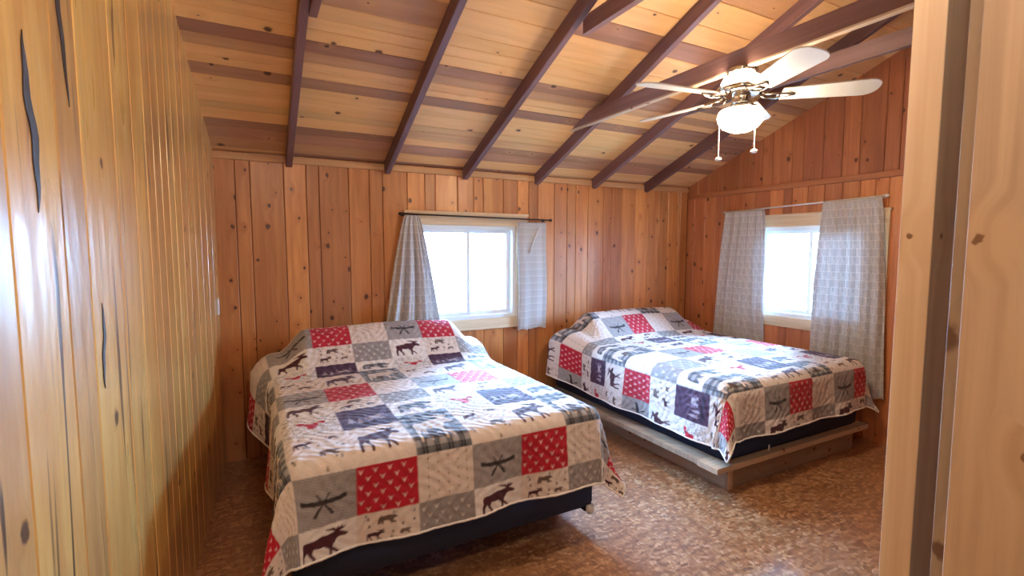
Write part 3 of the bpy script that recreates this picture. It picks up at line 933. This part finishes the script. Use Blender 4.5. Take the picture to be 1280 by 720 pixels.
def make_quilt(label, X0, X1, YFOOT, zt, r, dropL, dropR, dropF, pcol0, vknots, pill, flareL, flareR, seed, step=0.0042, cone=0.22, cp=4.0, uknots=None, side_foot_wave=0.012):
    """a sheet over the mattress: flat top, pillow rise, rounded edges, hanging sides, folded corners"""
    xi0, xi1, yi = X0 + r, X1 - r, YFOOT + r
    arc = r * math.pi / 2
    # arc length along the middle from the foot edge back over the pillows
    py, pz = np.array([p[0] for p in pill]), np.array([p[1] for p in pill])
    fy = np.linspace(yi, py[-1], 400)
    def smooth_interp(x, xp, fp):
        z = np.interp(x, xp, fp)
        return z
    fz = smooth_interp(fy, np.concatenate([[yi], py]), np.concatenate([[0.0], pz]))
    kern = np.ones(31) / 31
    fzs = np.convolve(np.pad(fz, 15, mode='edge'), kern, mode='valid')
    fs_ = np.concatenate([[0], np.cumsum(np.hypot(np.diff(fy), np.diff(fzs)))])
    LT = fs_[-1]
    s = np.arange(xi0 - dropL, xi1 + dropR + step * .5, step)
    t = np.arange(-dropF, LT + step * .5, step)
    S, TT = np.meshgrid(s, t)
    nrow, ncol = S.shape
    S, TT = S.ravel(), TT.ravel()
    cx_ = np.clip(S, xi0, xi1)
    tt = np.clip(TT, 0, None)
    cy_ = np.interp(tt, fs_, fy)
    bumpz = np.interp(tt, fs_, fzs)
    width = xi1 - xi0
    q = (cx_ - xi0) / width
    g = np.clip(np.minimum(q, 1 - q) / 0.13, 0, 1)
    g = 0.42 + 0.58 * (g * g * (3 - 2 * g))
    crown = 0.012 * np.sin(np.pi * q) * np.clip((cy_ - yi) / 0.4, 0, 1)
    ztop = zt + bumpz * g + crown
    ds = np.where(S < xi0, xi0 - S, np.where(S > xi1, S - xi1, 0.0))
    sg = np.where(S < xi0, -1.0, 1.0)
    dt = np.clip(-TT, 0, None)
    rho = (ds ** cp + dt ** cp) ** (1 / cp)
    ph = np.arctan2(ds, np.maximum(dt, 1e-9))          # 0 = foot, 90 = side
    dirx, diry = np.sin(ph) * sg, -np.cos(ph)
    th_ = np.clip(rho / r, 0, math.pi / 2)
    out = r * np.sin(th_)
    down = r * (1 - np.cos(th_))
    hang = np.clip(rho - arc, 0, None)
    corner = np.sin(2 * ph) ** 2 * (ds > 0) * (dt > 0)
    rs = np.random.RandomState(seed)
    p1, p2, p3 = rs.uniform(0, 6.28, 3)
    coord = S * (dt > 0) + cy_ * (dt <= 0)
    fold = side_foot_wave * (np.sin(coord * 9.0 + p1) + 0.6 * np.sin(coord * 17.0 + p2)) * np.clip(hang / 0.25, 0, 1.3)
    out = out + hang * (0.06 + cone * corner) + fold * np.where(rho > arc, 1, 0) + corner * hang * 0.12 * np.sin(6 * ph + p3)
    down = down + hang * (0.985 - 0.05 * corner)
    fl = np.where(sg < 0, flareL, flareR) * np.clip(bumpz / max(pz.max(), 1e-6), 0, 1) * (ds > 0) * np.clip(ds / 0.15, 0, 1)
    x = cx_ + dirx * out + sg * fl
    y = cy_ + diry * out * (rho > 0)
    z = ztop - down
    # quilting puckers
    puck = 0.0022 * np.sin(S * 92 + 2 * np.sin(TT * 31)) * np.sin(TT * 88 + 2 * np.sin(S * 27))
    wr = 0.004 * np.sin(S * 7.3 + p1) * np.sin(TT * 5.1 + p2)
    nzw = np.cos(th_)
    x = x + dirx * puck * (1 - nzw); y = y + diry * puck * (1 - nzw) * (rho > 0); z = z + (puck + wr) * nzw
    z = np.maximum(z, 0.012)
    co = np.stack([x, y, z], 1).astype(np.float32)
    # print
    vt, vv = np.array([k[0] for k in vknots]), np.array([k[1] for k in vknots])
    pv = np.interp(TT, vt, vv)
    pu = S - pcol0 - np.clip(xi0 - S - 0.08, 0, None) * 0.25 + np.clip(S - xi1 - 0.08, 0, None) * 0.25
    if uknots:
        pu = pu + np.interp(S, [k[0] for k in uknots], [k[1] for k in uknots])
    col = sample(pu, pv)
    idx = np.arange(nrow * ncol).reshape(nrow, ncol)
    quads = np.stack([idx[:-1, :-1], idx[:-1, 1:], idx[1:, 1:], idx[1:, :-1]], -1).reshape(-1, 4)
    me = bpy.data.meshes.new('quilt')
    me.vertices.add(len(co)); me.vertices.foreach_set('co', co.ravel())
    nq = len(quads)
    me.loops.add(nq * 4); me.loops.foreach_set('vertex_index', quads.ravel().astype(np.int32))
    me.polygons.add(nq)
    me.polygons.foreach_set('loop_start', np.arange(0, nq * 4, 4, dtype=np.int32))
    me.polygons.foreach_set('use_smooth', np.ones(nq, dtype=bool))
    me.update(calc_edges=True)
    ca_ = me.color_attributes.new('print', 'FLOAT_COLOR', 'POINT')
    ca_.data.foreach_set('color', np.concatenate([col, np.ones((len(col), 1))], 1).astype(np.float32).ravel())
    me.materials.append(M['quilt'])
    me.validate()
    o = bpy.data.objects.new('quilt', me)
    C.objects.link(o)
    tag(o, label, 'quilt')
    border = list(idx[::-1, 0]) + list(idx[0, 1:]) + list(idx[1:, -1])
    bm = bmesh.new()
    pts = [Vector(co[i]) for i in border[::4]]
    add_tube(bm, pts, 0.0055, 6)
    bm_obj('binding', bm, M['binding'], o, True)
    return o


PILL1 = [(3.27, 0.0), (3.36, 0.06), (3.46, 0.17), (3.57, 0.25), (3.66, 0.265), (3.74, 0.21), (3.79, 0.10)]
make_quilt('patchwork moose quilt on the bed beside the left wall', 0.06, 1.575, 1.95, 0.688, 0.07, 0.46, 0.44, 0.42, 0.082,
           [(-0.50, -0.53), (-0.295, -0.26), (-0.095, 0.0), (0.213, 0.28), (0.49, 0.57), (0.67, 0.76), (0.93, 1.02), (1.19, 1.30), (1.325, 1.59), (1.48, 1.78), (1.70, 2.04), (2.0, 2.4)],
           PILL1, 0.10, 0.06, 5, cone=0.22, cp=3.2)
PILL2 = [(3.30, 0.0), (3.40, 0.06), (3.50, 0.15), (3.60, 0.215), (3.69, 0.225), (3.76, 0.16), (3.80, 0.06)]
make_quilt('patchwork moose quilt on the bed beside the right wall', 2.46, 3.98, 1.905, 0.69, 0.09, 0.455, 0.38, 0.40, 2.0,
           [(-0.50, -0.52), (-0.31, -0.26), (-0.10, 0.0), (0.05, 0.28), (0.325, 0.57), (0.565, 0.76), (0.835, 1.02), (1.06, 1.30), (1.25, 1.59), (1.36, 1.78), (1.60, 2.04), (2.0, 2.4)],
           PILL2, 0.14, 0.02, 9, cone=0.10, cp=4.0, uknots=[(2.36, 0.11), (2.39, 0.11), (2.778, -0.028), (3.9, -0.018)])

# ------------------------------------------------------------------ beds
def soft_box(name, x0, x1, y0, y1, z0, z1, mat, parent, rad):
    bm = bmesh.new()
    add_box(bm, x0, x1, y0, y1, z0, z1)
    bmesh.ops.bevel(bm, geom=bm.edges[:], offset=rad, segments=4, affect='EDGES')
    o = bm_obj(name, bm, mat, parent, True)
    o.location = -parent.location
    return o
b1 = thing('bed', 'bed on a low steel frame beside the left wall', 'bed', (0.82, 2.9, 0))
soft_box('mattress', 0.09, 1.545, 1.985, 3.86, 0.42, 0.66, M['mattress'], b1, 0.05)
soft_box('box_spring', 0.10, 1.535, 1.985, 3.86, 0.155, 0.41, M['navy'], b1, 0.02)
bm = bmesh.new()
for (xa, xb, ya, yb) in ((0.10, 0.135, 2.02, 3.84), (1.50, 1.535, 2.02, 3.84), (0.135, 1.50, 2.25, 2.285), (0.135, 1.50, 3.45, 3.485)):
    add_box(bm, xa, xb, ya, yb, 0.12, 0.152)
o = bm_obj('rail', bm, M['steel'], b1); o.location = -b1.location
for lx, ly_ in ((0.16, 2.27), (1.47, 2.27), (0.16, 3.46), (1.47, 3.46)):
    bm = bmesh.new(); add_tube(bm, [(lx, ly_, 0.0), (lx, ly_, 0.13)], 0.018, 12)
    o = bm_obj('leg', bm, M['steel'], b1); o.location = -b1.location
bm = bmesh.new()
add_tube(bm, [(1.515, 1.995, 0.120), (1.515, 1.995, 0.145), (1.515, 1.995, 0.170)], [0.016, 0.022, 0.018], 12)
o = bm_obj('corner_cap', bm, M['white_plastic'], b1, True); o.location = -b1.location
o['label'] = 'white plastic corner cap'

b2 = thing('bed', 'bed on a pine board platform beside the right wall', 'bed', (3.22, 2.9, 0))
soft_box('mattress', 2.49, 3.95, 1.955, 3.86, 0.43, 0.655, M['mattress'], b2, 0.05)
soft_box('box_spring', 2.50, 3.94, 1.955, 3.86, 0.198, 0.425, M['navy'], b2, 0.02)
plank('platform_board', b2, M['raw'], (3.20, 1.99, 0.163), -Y, Z, X, 0.15, 0.034, 1.63, (0.95, 0.4, 0.8), ch=0.002, gap=0.0)
bm = bmesh.new(); add_box(bm, 2.40, 4.015, 2.066, 3.86, 0.163, 0.196)
o = bm_obj('platform_deck', bm, M['raw'], b2); o.location = -b2.location; o.color = (0.8, 0.8, 0.6, 1)
plank('plinth_board', b2, M['raw'], (3.25, 2.0, 0.0805), Z, -Y, -X, 0.16, 0.02, 1.38, (0.62, 0.9, 0.8), ch=0.002, gap=0.0)
plank('plinth_board', b2, M['raw'], (2.58, 2.92, 0.0805), Z, -X, Y, 0.16, 0.02, 1.84, (0.75, 0.9, 0.8), ch=0.002, gap=0.0)
plank('plinth_board', b2, M['raw'], (3.92, 2.92, 0.0805), Z, X, -Y, 0.16, 0.02, 1.84, (0.75, 0.9, 0.8), ch=0.002, gap=0.0)
plank('corner_post', b2, M['raw'], (2.585, 2.001, 0.0805), -X, -Y, Z, 0.045, 0.024, 0.161, (1.0, 0.2, 0.3), ch=0.002, gap=0.0)
o = box_obj('care_tag', 2.905, 2.918, 1.948, 1.953, 0.20, 0.235, M['white_plastic'], b2)
